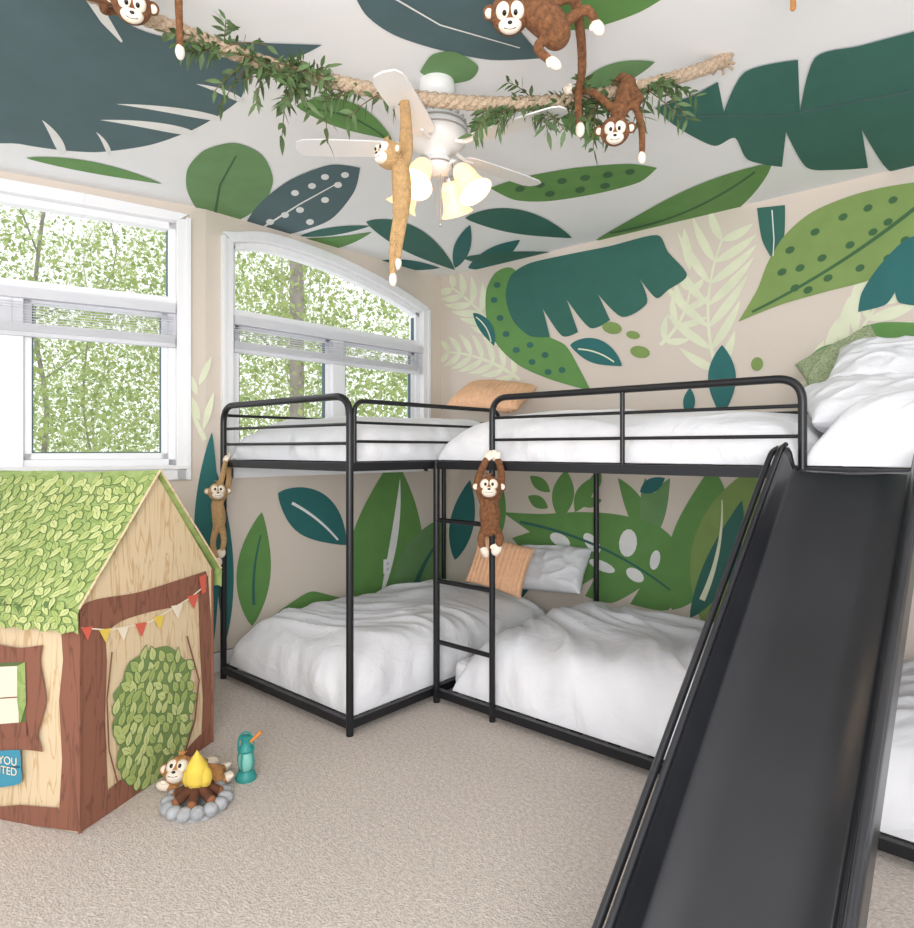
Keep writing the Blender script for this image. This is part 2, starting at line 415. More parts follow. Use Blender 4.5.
C(S([(350,-15),(365,14),(392,34),(432,48),(490,60),(545,58),(520,30),(500,-15)]),'slate',1)
C(stroke([(380,-10),(440,25),(520,48)],2,1),'white',2)
C(S([(420,72),(432,55),(455,52),(478,66),(470,80),(440,84)]),'mid',2)
C(S([(520,-20),(530,20),(580,30),(640,12),(690,-20)]),'green',1)
C(S([(490,188),(520,178),(575,168),(630,164),(657,168),(640,182),(600,193),(550,201),(515,200)]),'green',1)
for q in ((520,189),(540,185),(562,181),(585,178),(608,175),(630,172),(550,194),(580,190),(605,186)): C(oval(q[0],q[1],5,3,-.15),'dgreen',2)
C(leaf((772,164),(596,240),44,-12,.9),'green',1);C(stroke(spine((755,172),(610,233),-10),2,2),'dgreen',2)
C(leaf((580,85),(655,62),22,0),'mid',1);C(leaf((560,115),(600,140),18,0),'green',1)
C(S([(655,108),(690,97),(718,82),(724,112),(745,72),(798,60),(800,112),(815,58),(860,46),(940,25),(940,150),(912,168),(888,170),(862,130),(868,168),(835,170),(806,167),(786,132),(782,167),(748,160),(735,138),(715,146),(690,135),(670,122)]),'dark',2)
C(stroke([(680,116),(780,116),(940,86)],1.2,1.6),'slate',3)
C(leaf((470,140),(500,110),20,0),'mid',1)
murals=[mw.build('mural_foliage_walls',False),mc.build('mural_foliage_ceiling',False)]
group('painted_jungle_mural',murals,Vector((0,0,0)))
# ---------------------------------------------------------------- bunk bed
BK=M['black'];fr=MB()
XA0,XA1=.16,1.45; YA=-2.27; YB=-1.64; YW=-.14; XC=1.48; XL=1.90; XE=3.45; XF=5.45
DZ=1.405; TZ=1.78
def post(x,y,z1,r=.020): fr.tube([(x,y,0),(x,y,z1)],r,BK,12)
def rail(a,b,h=.045,w=.03):
    a=Vector(a);b=Vector(b);d=(b-a);L=d.length;ang=math.atan2(d.y,d.x)
    fr.box((a+b)/2,L,w,h,BK,Matrix.Rotation(ang,3,'Z'))
fr.tube(fillet([(XA0,YA,0),(XA0,YA,TZ),(XA1,YA,TZ),(XA1,YA,0)],.12,10),.020,BK,12)
for z in (1.63,1.53): fr.tube([(XA0,YA,z),(XA1,YA,z)],.009,BK,8)
fr.tube(fillet([(XA1,YA+.03,1.42),(XA1,YA+.03,1.755),(XA1,-1.0,1.755),(XA1,-1.0,1.42)],.07),.013,BK,10)
for z in (1.64,1.54): fr.tube([(XA1,YA,z),(XA1,-1.0,z)],.008,BK,8)
fr.tube(fillet([(XA0,YA,1.72),(XA0,YW,1.72),(XE,YW,1.72)],.05),.010,BK,8)
for x,y in ((XA0,YW),(1.70,YW),(XE,YW)): post(x,y,1.74)
post(XC,YB,1.43);post(XE,YB,1.42,.022);post(XF,YB,1.42);post(XF,YW,1.74)
fr.tube(fillet([(XL,YB,0),(XL,YB,TZ),(XE,YB,TZ),(XE,YB,1.4)],.10,10),.017,BK,12)
for z in (1.67,1.55): fr.tube([(XL,YB,z),(XE,YB,z)],.008,BK,8)
fr.tube([(2.68,YB,1.4),(2.68,YB,TZ)],.012,BK,8)
for z in (.36,.72,1.08): fr.tube([(XC,YB,z),(XL,YB,z)],.014,BK,10)
for zc in (DZ,.06):
    rail((XA0,YA,zc),(XA1,YA,zc));rail((XA0,YA,zc),(XA0,YW,zc));rail((XA1,YA,zc),(XA1,YW,zc));rail((XA0,YW,zc),(XF,YW,zc))
    rail((XC-.03,YB,zc),(XF,YB,zc));rail((XE,YB,zc),(XE,YW,zc));rail((XF,YB,zc),(XF,YW,zc))
    for k in range(9):
        y=YA+.15+k*.23; rail((XA0,y,zc-.0),(XA1,y,zc-.0),.015,.05)
    for k in range(18):
        x=1.55+k*.21; rail((x,YB,zc),(x,YW,zc),.015,.05)
frame=fr.build('frame',True)
def mattress(nm,x0,x1,y0,y1,z0,z1):
    mb=MB();mb.box(((x0+x1)/2,(y0+y1)/2,(z0+z1)/2),x1-x0,y1-y0,z1-z0,M['mattress'])
    return mb.build(nm,False,bevel=.04)
ms=[]
for i,z in enumerate((.07,1.43)):
    ms+= [mattress('mattress_%d'%(i*3+1),XA0+.12,XA1-.12,YA+.12,YW-.07,z,z+.15),mattress('mattress_%d'%(i*3+2),XC+.04,XE-.08,YB+.10,YW-.07,z,z+.16),mattress('mattress_%d'%(i*3+3),XE+.08,XF-.08,YB+.08,YW-.07,z,z+.16)]
group('bunk_bed',[frame]+ms)
def duvet(name,x0,x1,y0,y1,z0,z1,seed,amp=.035,N=190,ang=0.5,over=0.0):
    mb=MB();pts=[];ca,sa=math.cos(ang),math.sin(ang)
    def rd(q): q=1-math.sqrt(q*q+.006)*1.9; return max(0,q)**1.9
    for i in range(N):
        row=[]
        for j in range(N):
            s=-1+2*i/(N-1);t=-1+2*j/(N-1)
            u=math.copysign(1-(1-abs(s))**1.7,s);v=math.copysign(1-(1-abs(t))**1.7,t)
            hu=max(0,1-abs(u)**7)**.45;hv=max(0,1-abs(v)**7)**.45
            x=(x0+x1)/2+u*(x1-x0)/2;y=(y0+y1)/2+v*(y1-y0)/2
            w=noise.noise(Vector((x*1.3,y*1.3,seed)))
            w2=noise.noise(Vector((x*1.3+9,y*1.3+4,seed)))
            xx=x+w*.35;yy=y+w2*.35
            rx=xx*ca+yy*sa;ry=-xx*sa+yy*ca
            a=noise.noise(Vector((rx*1.0,ry*3.2,seed+3)));b=noise.noise(Vector((rx*1.6+5,ry*7,seed+7)))
            h=hu*hv;flat=min(1,max(0,(h-.55)/.35))
            fold=rd(a)+rd(b)*.5*(.3+.7*flat)
            z=z0+(z1-z0)*h*(1+.14*w)+ (amp*fold-amp*.5)*min(1,h*1.2)
            ed=max(abs(u)**10,abs(v)**10)
            tt=x*3.2+y*3.2
            nn=noise.noise(Vector((tt*1.4,seed,z*1.2)))*1.0+.4*noise.noise(Vector((tt*3,z*2.5,seed)))
            x+=u*ed*.05*nn*min(1,h*3);y+=v*ed*.05*nn*min(1,h*3)
            row.append((x,y,z))
        pts.append(row)
    mb.grid(pts,M['duvet'])
    return mb.build(name,True)
duvet('duvet',XA0+.02,XA1-.02,YA+.03,YW-.06,.085,.41,1.3,.045,ang=.4)
duvet('duvet',XC+.10,XE-.03,YB+.03,YW-.06,.085,.45,4.1,.05,ang=2.4)
duvet('duvet',XE+.03,XF-.03,YB+.03,YW-.06,.085,.45,8.6,.045)
duvet('duvet',XA0+.03,XA1-.04,YA+.04,YW-.08,1.435,1.69,2.2,.035,ang=.2)
duvet('duvet',XC-.02,XE-.02,YB+.035,YW-.08,1.435,1.69,6.5,.04,ang=.1)
duvet('duvet',XE+.0,XF-.03,YB+.03,YW-.08,1.435,1.74,9.4,.045)
def pillow(name,c,w,h,t,rot,m,ribs=0,seed=0):
    N=90;mb=MB();R3=rot
    for sg in (1,-1):
        pts=[]
        for i in range(N):
            row=[]
            for j in range(N):
                u=-1+2*i/(N-1);v=-1+2*j/(N-1)
                th=(max(0,1-abs(u)**3.2)*max(0,1-abs(v)**3.2))**.5
                x=u*w/2*(1-.06*(1-v*v)*abs(u)**2);y=v*h/2*(1-.06*(1-u*u)*abs(v)**2)
                z=sg*t/2*th*(1+.2*noise.noise(Vector((u*1.6,v*1.6,seed))))
                if ribs: z+=sg*.011*abs(math.sin(ribs*math.pi*(u+1)/2))*min(1,th*3)
                else:
                    q=noise.noise(Vector((u*2+seed,v*2.5,sg)));z+=sg*.018*max(0,1-math.sqrt(q*q+.005)*2)**2*min(1,th*2)
                row.append(Vector(c)+R3@Vector((x,y,z)))
            pts.append(row)
        if sg<0: pts=pts[::-1]
        mb.grid(pts,m)
    return mb.build(name,True)
def basis(normal,roll=0):
    n=Vector(normal).normalized();up=Vector((0,0,1));x=up.cross(n).normalized();y=n.cross(x)
    return Matrix((x,y,n)).transposed()@Matrix.Rotation(roll,3,'Z')
pillow('pillow_corduroy',P(500,565,4.85),.44,.38,.14,basis((.5,-1,.35),math.radians(-14)),M['peach'],13,1)
pillow('pillow_corduroy',P(492,396,5.25),.62,.42,.16,basis((.2,-.5,1.0),math.radians(-10)),M['peach'],15,2)
pillow('pillow',P(549,568,5.05),.62,.40,.20,basis((.1,-1,.9),.05),M['duvet'],0,3)
pillow('pillow',P(885,404,2.95),.66,.46,.22,basis((.1,-.35,1),.1),M['duvet'],0,5)
pillow('pillow',P(900,370,3.15),.60,.44,.22,basis((.1,-.7,1),-.15),M['duvet'],0,6)
pillow('pillow_knitted',P(848,372,3.55),.42,.42,.16,basis((-.1,-1,.45),math.radians(30)),M['greenknit'],0,7)
# ---------------------------------------------------------------- slide
sl=MB();SM=M['slide'];x0,x1=3.445,3.80
ytop=-1.675;ztop=1.42
SLP=.81
prof=[(0,0),(.04,-.008),(.10,-.045),(.5,-.045-.4*SLP),(1.0,-.045-.9*SLP),(1.45,-.045-1.35*SLP),(1.56,-1.22),(1.66,-1.272),(1.78,-1.30),(1.88,-1.305)]
path=catmull([Vector((0,ytop-a,ztop+b)) for a,b in prof],8)
cross=[(-.058,-.03),(-.058,.075),(-.05,.088),(-.032,.088),(-.022,.07),(-.012,.012),(0.0,.0)]
W_=x1-x0
full=cross+[(W_*.25,-.004),(W_*.5,-.006),(W_*.75,-.004),(W_,0)]+[(W_-a,b) for a,b in cross[::-1][1:]]
def nrm(i):
    a=path[max(0,i-1)];b=path[min(len(path)-1,i+1)];t=(b-a).normalized();n=Vector((1,0,0)).cross(t)
    return -n if n.z<0 else n
sl.grid([[Vector((x0+dx,c.y,c.z))+nrm(i)*dz for dx,dz in full] for i,c in enumerate(path)],SM)
for dx,dz,r in ((-.074,.082,.011),(-.042,.098,.009),(-.070,.012,.011),(W_+.045,.088,.012)):
    sl.tube([Vector((x0+dx,c.y,c.z))+nrm(i)*dz for i,c in enumerate(path)],r,SM,10)
for x in (x0-.04,x1+.04): sl.tube([(x,-2.95,.40),(x,-2.95,0.0)],.014,SM,8)
o=sl.build('slide',True)
sm=o.modifiers.new('solid','SOLIDIFY');sm.thickness=.004
# ---------------------------------------------------------------- rope + garland
rp_px=[(40,-32,2.15),(110,3,2.25),(190,35,2.33),(260,62,2.4),(330,81,2.45),(420,98,2.5),(500,104,2.53),(570,100,2.57),(640,87,2.61),(700,70,2.64),(722,60,2.66)]
rp=catmull([P(*q) for q in rp_px],30)
rb=MB()
d0=(rp[-1]-rp[0]).normalized();sv=d0.cross(Vector((0,0,1))).normalized();uv=sv.cross(d0)
for k in range(3):
    pp=[];L=0
    for i,c in enumerate(rp):
        if i:L+=(c-rp[i-1]).length
        a=L/.11*2*math.pi+k*2*math.pi/3
        pp.append(c+(sv*math.cos(a)+uv*math.sin(a))*.014)
    rb.tube(pp,.0152,M['rope'],9)
e=rp[-1]
rb.ell(e,.04,.036,.034,M['rope']);rb.lathe([(0,0),(.02,0),(.028,.01),(.02,.02),(0,.02)],e+Vector((.02,0,.0)),M['rope'])
rb.tube([e,e+Vector((.01,0,CEIL-e.z))],.012,M['rope'],8)
for k in range(7):
    a=k*.9;rb.tube([e,e+Vector((.05*math.cos(a),.05*math.sin(a),-.035))],.006,M['rope'],6)
rb.tube([rp[0],Vector((rp[0].x,rp[0].y,CEIL))],.02,M['rope'],8)
rb.build('hanging_rope',True)
g=MB()
def vleaf(mb,b,d,L,w,m):
    d=d.normalized();s=d.cross(Vector((random.uniform(-1,1),random.uniform(-1,1),random.uniform(-1,1)))).normalized();n=d.cross(s)
    row=[(0,.0),(.2,.7),(.45,1),(.75,.6),(1,0)];vs=[]
    for t,ww in row:
        c=b+d*L*t+Vector((0,0,-.25*L*t*t))
        vs+= [c+s*w*.5*ww,c-n*w*.12*ww,c-s*w*.5*ww]
    fs=[]
    for i in range(4):
        for j in range(2):
            a=i*3+j;fs.append((a,a+1,a+4,a+3))
    mb.add(vs,fs,m)
def rope_at(px):
    for i in range(len(rp_px)-1):
        a,b=rp_px[i],rp_px[i+1]
        if a[0]<=px<=b[0]:
            t=(px-a[0])/(b[0]-a[0]);return P(px,a[1]+(b[1]-a[1])*t,a[2]+(b[2]-a[2])*t)
    return P(*rp_px[-1])
right=W(1,0)-W(0,0); fwd=W(0,1)-W(0,0)
for i in range(76):
    px=random.choice([random.uniform(205,390),random.uniform(210,320),random.uniform(480,665),random.uniform(520,655)])
    b=rope_at(px);L=random.uniform(.07,.2)
    dr=right*random.uniform(-1,1)*1.5+fwd*random.uniform(-.6,.1)+Vector((0,0,random.uniform(-.8,.4)))
    dr.normalize();pp=[]
    for k in range(7):
        t=k/6;pp.append(b+dr*L*t+Vector((0,0,-.3*L*t*t)))
    if max(q.z for q in pp)>CEIL-.04: continue
    g.tube(pp,[.0028-.0002*k for k in range(7)],M['vinestem'],5)
    for k in range(1,7):
        t=(pp[k]-pp[k-1]).normalized()
        sd=t.cross(Vector((random.uniform(-1,1),random.uniform(-1,1),.6))).normalized()
        for s in (-1,1): vleaf(g,pp[k],t*.7+sd*s,random.uniform(.045,.066),random.uniform(.014,.020),M['vine'])
g.build('leaf_garland',True)
# ---------------------------------------------------------------- ceiling fan
fc=W(-20/F*2.83,2.83)
fb=MB();FW=mat('fan_white','#e6e5e4',.35);FG=mat('fan_metal_gray','#b0aeab',.3,metal=.5)
GL=mat('lamp_glass','#ffe4bd',.3,emis=.5,trans=.2)
fb.lathe([(0,3.1),(.075,3.1),(.08,3.06),(.06,3.03),(.03,3.02),(.03,2.95),(.09,2.94),(.125,2.915),(.13,2.87),(.125,2.83),(.09,2.80),(.06,2.79),(.05,2.77),(.065,2.75),(.065,2.72),(.04,2.695),(.0,2.69)],(fc.x,fc.y,0),FW,seg=32)
for zz in (2.87,2.90,2.735): fb.lathe([(.131 if zz>2.8 else .066,zz+.004),(.135 if zz>2.8 else .07,zz+.002),(.135 if zz>2.8 else .07,zz-.002),(.131 if zz>2.8 else .066,zz-.004)],(fc.x,fc.y,0),FG,seg=32)
for k in range(20):
    a=k*math.pi/10;fb.box((fc.x+.112*math.cos(a),fc.y+.112*math.sin(a),2.926),.03,.008,.012,FG,Matrix.Rotation(a,3,'Z'))
ca=math.atan2(right.y,right.x)
blz=2.80
for k in range(5):
    a=ca+math.radians(182-72*k);d=Vector((math.cos(a),math.sin(a),0));q=Vector((-d.y,d.x,0));c=Vector((fc.x,fc.y,blz))
    fb.tube([c+d*.09+Vector((0,0,.02)),c+d*.15,c+d*.2],[.012,.01,.008],FW,8)
    out=[(.15,.03),(.18,.048),(.3,.056),(.48,.06),(.57,.056),(.60,.04),(.61,.0)]
    ring=[(r,w) for r,w in out]+[(r,-w) for r,w in out[::-1][1:]]
    top=[c+d*r+q*w+Vector((0,0,.006+w*.14)) for r,w in ring];bot=[c+d*r+q*w+Vector((0,0,w*.14)) for r,w in ring]
    n=len(ring)
    fb.add(top+bot,[tuple(range(n)),tuple(reversed(range(n,2*n)))]+[(i,n+i,n+(i+1)%n,(i+1)%n) for i in range(n)],FW)
fan=fb.build('fan_body',True)
lb=MB()
for k in range(4):
    a=ca+math.radians(62+90*k);d=Vector((math.cos(a),math.sin(a),0));c=Vector((fc.x,fc.y,2.725))
    fb2=[c+d*.04,c+d*.08+Vector((0,0,.012)),c+d*.105+Vector((0,0,-.01))]
    lb.tube(catmull(fb2,5),.009,FW,8)
    ax=(d*.65+Vector((0,0,-1))).normalized();R3=Vector((0,0,1)).rotation_difference(ax).to_matrix()
    lb.lathe([(.0,-.01),(.02,-.01),(.024,.0),(.028,.022)],c+d*.105+Vector((0,0,-.01)),FG,R3)
    k_=1.2
    lb.lathe([(r*k_,z*k_) for r,z in [(.022,.0),(.034,.02),(.040,.045),(.042,.075),(.050,.105),(.064,.122),(.060,.12),(.047,.1),(.038,.07),(.034,.03)]],c+d*.108+Vector((0,0,-.02)),GL,R3)
    ld=bpy.data.lights.new('bulb','POINT');ld.energy=1.1;ld.color=(1,.84,.62);ld.shadow_soft_size=.03
    lo=bpy.data.objects.new('fan_bulb_light',ld);lo.location=c+d*.17+Vector((0,0,-.125));SC.collection.objects.link(lo)
lb.tube([(fc.x,fc.y,2.7),(fc.x,fc.y,2.52)],.0018,FG,5);lb.tube([(fc.x+.02,fc.y,2.7),(fc.x+.02,fc.y,2.48)],.0018,FG,5)
lb.ell((fc.x+.02,fc.y,2.475),.008,.008,.012,FG)
group('ceiling_fan',[fan,lb.build('light_kit',True)])
# ---------------------------------------------------------------- plush monkeys
def monkey(fur,head,R,torso,limbs,look=None,up=Vector((0,0,1)),tr=.85,lr=.34,pads=True):
    b=MB();fm=M[fur];hc=Vector(head)
    torso=[Vector(t) for t in torso]
    tp=catmull(torso,6);n=len(tp)
    b.tube(tp,[R*tr*(.72+.3*math.sin(math.pi*(.15+.75*i/(n-1)))) for i in range(n)],fm,16)
    b.ell(tp[0],R*tr*.85,R*tr*.85,R*tr*.85,fm);b.ell(tp[-1],R*tr*.9,R*tr*.9,R*tr*.9,fm)
    b.tube([tp[0],tp[0].lerp(hc,.5),hc],[R*.5,R*.45,R*.5],fm,12)
    padmb=MB()
    for l in limbs:
        lp=catmull([Vector(q) for q in l],8);m=len(lp)
        b.tube(lp,[R*(lr*1.15-lr*.35*i/(m-1)) for i in range(m)],fm,10)
        b.ell(lp[0],R*lr*1.1,R*lr*1.1,R*lr*1.1,fm)
        e=lp[-1];dd=(lp[-1]-lp[-4]).normalized()
        Rm=Vector((0,0,1)).rotation_difference(dd).to_matrix()
        if pads:
            padmb.ell(e+dd*R*.1,R*lr*1.25,R*lr*.95,R*lr*1.7,M['face'],Rm,14,10)
            padmb.ell(e+dd*R*.1+Rm@Vector((R*lr*1.1,0,-R*.1)),R*lr*.5,R*lr*.45,R*lr*.8,M['face'],Rm@Matrix.Rotation(.6,3,'Y'),10,8)
        else: b.ell(e,R*lr*.9,R*lr*.9,R*lr*.9,fm)
    body=b.build('body',True)
    rm=body.modifiers.new('remesh','REMESH');rm.mode='VOXEL';rm.voxel_size=max(.004,R*.09);rm.use_smooth_shade=True
    s=body.modifiers.new('smooth','SMOOTH');s.iterations=4;s.factor=.6
    look=Vector(look) if look is not None else (CAM-hc)
    f=look.normalized();x=f.cross(up).normalized();u=x.cross(f)
    Rm=Matrix((x,f,u)).transposed()
    h=MB();T=lambda a,bb,c:hc+Rm@Vector((a*R,bb*R,c*R))
    h.ell(hc,R,R*.94,R*.98,fm,Rm,24,16)
    for sg in (-1,1):
        h.ell(T(sg*1.05,0,.1),R*.34,R*.14,R*.36,fm,Rm,14,10);h.ell(T(sg*1.07,.09,.1),R*.22,R*.09,R*.24,M['face'],Rm,12,8)
        h.ell(T(sg*.3,.58,.25),R*.42,R*.38,R*.46,M['face'],Rm,16,12)
        h.ell(T(sg*.28,.95,.3),R*.11,R*.08,R*.14,M['eye'],Rm,12,8)
    h.ell(T(0,.66,-.3),R*.6,R*.52,R*.44,M['face'],Rm,18,12)
    h.ell(T(0,1.12,-.08),R*.13,R*.09,R*.09,M['eye'],Rm,12,8)
    mp=[T(a,1.15-.5*a*a,-.36+.5*a*a) for a in [-.3,-.2,-.1,0,.1,.2,.3]]
    h.tube(mp,R*.025,M['eye'],6)
    for k in range(5): h.tube([T(0,.1,.9),T((k-2)*.08,.1,1.12),T((k-2)*.16,.2,1.22)],[R*.09,R*.05,R*.02],fm,6)
    hd=h.build('head',True)
    ch=[body,hd]
    if pads: ch.append(padmb.build('paws',True))
    return group('plush_monkey',ch,hc)
Q=P
monkey('tan',Q(389,155,2.33),.050,[Q(400,165,2.34),Q(402,188,2.34),Q(401,212,2.34)],
 [[Q(401,165,2.34),Q(404,130,2.39),Q(403,100,2.44),Q(403,84,2.5)],[Q(403,168,2.34),Q(409,150,2.35),Q(407,110,2.42),Q(402,82,2.46)],
  [Q(398,215,2.34),Q(393,245,2.33),Q(393,278,2.33)],[Q(404,215,2.34),Q(400,240,2.34),Q(397,262,2.34)]],look=-right*.8-fwd*.75+Vector((0,0,-.1)),lr=.3,tr=.7)
monkey('brown',Q(510,14,2.2),.066,[Q(532,12,2.2),Q(548,22,2.2),Q(556,34,2.2)],
 [[Q(550,35,2.2),Q(538,48,2.18),Q(552,62,2.17)],[Q(556,30,2.2),Q(585,10,2.18),Q(597,26,2.17)],[Q(535,10,2.2),Q(520,-4,2.2),Q(500,-8,2.2)],
  [Q(540,10,2.2),Q(572,-2,2.22),Q(580,30,2.28),Q(582,70,2.4),Q(578,96,2.5),Q(580,128,2.5)]],lr=.27,look=CAM-Q(510,30,2.2)+Vector((0,0,-1.0)))
monkey('brown',Q(615,131,2.47),.055,[Q(620,112,2.5),Q(624,98,2.52),Q(628,84,2.52)],
 [[Q(612,108,2.5),Q(592,92,2.5),Q(570,90,2.53)],[Q(624,108,2.5),Q(640,100,2.48),Q(632,86,2.55)],[Q(630,90,2.52),Q(641,125,2.48),Q(642,156,2.48)],[Q(628,84,2.52),Q(622,76,2.53),Q(612,88,2.6)]],lr=.26,tr=.65,look=CAM-Q(615,150,2.47)+Vector((0,0,-.6)))
monkey('brown',Q(132,5,2.1),.058,[Q(118,-8,2.08),Q(95,-16,2.08),Q(70,-18,2.08)],
 [[Q(122,-8,2.08),Q(150,-20,2.08),Q(175,-18,2.08),Q(179,15,2.12),Q(180,50,2.15)],[Q(110,-8,2.08),Q(104,10,2.14),Q(122,10,2.2)],[Q(75,-14,2.08),Q(60,-18,2.08),Q(48,-10,2.08)],[Q(72,-16,2.08),Q(50,-20,2.08),Q(40,-15,2.08)]],lr=.25,look=CAM-Q(132,30,2.1)+Vector((0,0,-1.0)))
monkey('orange',Q(800,-44,1.95),.045,[Q(815,-50,1.95),Q(835,-50,1.95)],[[Q(812,-50,1.95),Q(796,-30,1.95),Q(793,8,1.95)],[Q(812,-50,1.95),Q(820,-30,1.95),Q(826,-12,1.95)],[Q(835,-50,1.95),Q(850,-40,1.95),Q(852,-15,1.95)]],lr=.25,pads=False)
monkey('tan',Q(218,492,4.12),.060,[Q(217,504,4.14),Q(219,516,4.14),Q(219,527,4.14)],
 [[Q(220,503,4.14),Q(228,485,4.16),Q(229,470,4.22),Q(228,457,4.28)],[Q(215,503,4.14),Q(222,478,4.12),Q(226,460,4.2)],[Q(216,528,4.14),Q(213,545,4.1),Q(218,560,4.1)],[Q(222,528,4.14),Q(224,540,4.1),Q(222,552,4.1)]],lr=.32,tr=.7)
monkey('brown',Q(489,488,3.44),.066,[Q(489,503,3.47),Q(490,515,3.47),Q(490,527,3.47)],
 [[Q(484,503,3.47),Q(478,482,3.46),Q(484,465,3.5),Q(488,457,3.52)],[Q(494,503,3.47),Q(501,482,3.46),Q(500,466,3.5),Q(496,457,3.52)],[Q(485,528,3.47),Q(481,540,3.42),Q(484,550,3.42)],[Q(495,528,3.47),Q(500,538,3.42),Q(497,548,3.42)]],lr=.33)
def FL(px,py,z=0.0):
    d=(CH-z)*F/(py-HY);return W((px-CX)/F*d,d,z)
monkey('orange',FL(180,771,.08),.066,[FL(190,776,.06),FL(200,776,.06),FL(212,776,.06)],
 [[FL(188,778,.05),FL(176,786,.03),FL(166,786,.03)],[FL(190,770,.06),FL(200,764,.04),FL(210,762,.03)],[FL(212,778,.05),FL(220,782,.03),FL(226,778,.03)],[FL(212,774,.05),FL(220,770,.04),FL(224,768,.03)]],lr=.34,look=CAM-FL(178,772,.07)-right*1.2)
# ---------------------------------------------------------------- playhouse
M['wood']=mat('playhouse_beige_print','#d9bd92',.9)
def woodprint(m,c1,c2,sc):
    nt=m.node_tree;b=nt.nodes['Principled BSDF'];tc=nt.nodes.new('ShaderNodeTexCoord');mp=nt.nodes.new('ShaderNodeMapping')
    mp.inputs['Scale'].default_value=(1,1,.12)
    w=nt.nodes.new('ShaderNodeTexNoise');w.inputs['Scale'].default_value=sc;w.inputs['Detail'].default_value=2;w.inputs['Distortion'].default_value=.6
    r=nt.nodes.new('ShaderNodeValToRGB');r.color_ramp.elements[0].color=srgb(c1);r.color_ramp.elements[1].color=srgb(c2)
    r.color_ramp.elements[0].position=.46;r.color_ramp.elements[1].position=.5
    e=r.color_ramp.elements.new(.54);e.color=srgb(c1)
    nt.links.new(tc.outputs['Object'],mp.inputs['Vector']);nt.links.new(mp.outputs[0],w.inputs['Vector']);nt.links.new(w.outputs['Fac'],r.inputs['Fac']);nt.links.new(r.outputs['Color'],b.inputs['Base Color'])
woodprint(M['wood'],'#d9c3a0','#c4a47a',26)
M['bark']=mat('playhouse_brown_print','#8a4f37',.9);woodprint(M['bark'],'#875845','#6e4636',22)
def leafprint(name,c1,c2,edge,sc):
    m=mat(name,c1,.9);nt=m.node_tree;b=nt.nodes['Principled BSDF'];tc=nt.nodes.new('ShaderNodeTexCoord')
    v=nt.nodes.new('ShaderNodeTexVoronoi');v.inputs['Scale'].default_value=sc
    nt.links.new(tc.outputs['Object'],v.inputs['Vector'])
    sp=nt.nodes.new('ShaderNodeSeparateColor');nt.links.new(v.outputs['Color'],sp.inputs[0])
    r2=nt.nodes.new('ShaderNodeValToRGB');r2.color_ramp.elements[0].color=srgb(c1);r2.color_ramp.elements[1].color=srgb(c2)
    nt.links.new(sp.outputs[0],r2.inputs['Fac']);nt.links.new(r2.outputs['Color'],b.inputs['Base Color'])
    return m
M['leafbase']=mat('playhouse_roof_base','#748c52',.9)
M['leafp']=leafprint('playhouse_leaf_print','#859c56','#9bae6c','#7f9c5c',34)
LC=[mat('print_leaf_a','#afbb74',.9),mat('print_leaf_b','#bfc886',.9),mat('print_leaf_c','#9fb068',.9)]
LO=mat('print_leaf_outline','#5f7845',.9)
Dp=W(-1.473,2.54);Ep=W(-1.255,3.33);gv=(Ep-Dp).normalized();wd=(Ep-Dp).length
lv=Vector((-gv.y,gv.x,0))
if lv.dot(right)>0: lv=-lv
LEN=1.25
def H(a,b,z): return Dp+lv*a+gv*b+Vector((0,0,z))
ph=MB();EZ=.885;RZ=1.405
def sheet(fn,na,nb,m,mb=ph): mb.grid([[fn(i/na,j/nb) for j in range(nb+1)] for i in range(na+1)],m)
wob=lambda a,z,s:.008*noise.noise(Vector((a*5,z*5,s)))
sheet(lambda s,t:H(LEN*s,wob(s,t,1),EZ*t),20,12,M['wood'])
sheet(lambda s,t:H(LEN*s,wd+wob(s,t,2),EZ*t),20,12,M['wood'])
for a in (0,LEN):
    sheet(lambda s,t:H(a+(0),wd*s,EZ*t),12,12,M['wood'])
    sheet(lambda s,t:H(a,wd*.5+(s-.5)*wd*(1-t),EZ+(RZ-EZ-.01)*t),12,12,M['wood'])
def rooffn(sgn,off=0):
    def fn(s,t):
        a=-.03+(LEN+.06)*s
        if t<.82:
            k=t/.82;b=.5*wd*(1-k)+(-.035)*k-off*.75;z=RZ-.012*math.sin(math.pi*s)+(EZ-RZ)*k-.018*math.sin(math.pi*k)+.006*noise.noise(Vector((a*4,k*4,sgn)))+off*.65
        else:
            k=(t-.82)/.18;b=-.038-off;z=EZ-(.085+.014*abs(math.sin(a*34)))*k
        if sgn>0:b=wd-b
        return H(a,b,z)
    return fn
for sgn in (-1,1): sheet(rooffn(sgn),60,26,M['leafp'])
def leafpatch(mb,fn,n0,L,w,m,mo,ang):
    def outl(sc):
        r=[]
        for k in range(9):
            t=k/8;r.append(((t-.5)*L*sc,math.sin(math.pi*t**.8)*w*.5*sc))
        for k in range(7,0,-1):
            t=k/8;r.append(((t-.5)*L*sc,-math.sin(math.pi*t**.8)*w*.5*sc))
        return [(x*math.cos(ang)-y*math.sin(ang),x*math.sin(ang)+y*math.cos(ang)) for x,y in r]
    for sc,mm,h in ((1.0,mo,n0),(.84,m,n0+.0006)):
        o_=outl(sc);mb.add([fn(x,y,h) for x,y in o_],[tuple(range(len(o_)))],mm)
    x0_,y0_=-.5*L*.6*math.cos(ang),-.5*L*.6*math.sin(ang);nx,ny=-math.sin(ang)*.0012,math.cos(ang)*.0012
    mb.add([fn(x0_+nx,y0_+ny,n0+.0012),fn(-x0_,-y0_,n0+.0012),fn(x0_-nx,y0_-ny,n0+.0012)],[(0,1,2)],mo)
rl=MB()
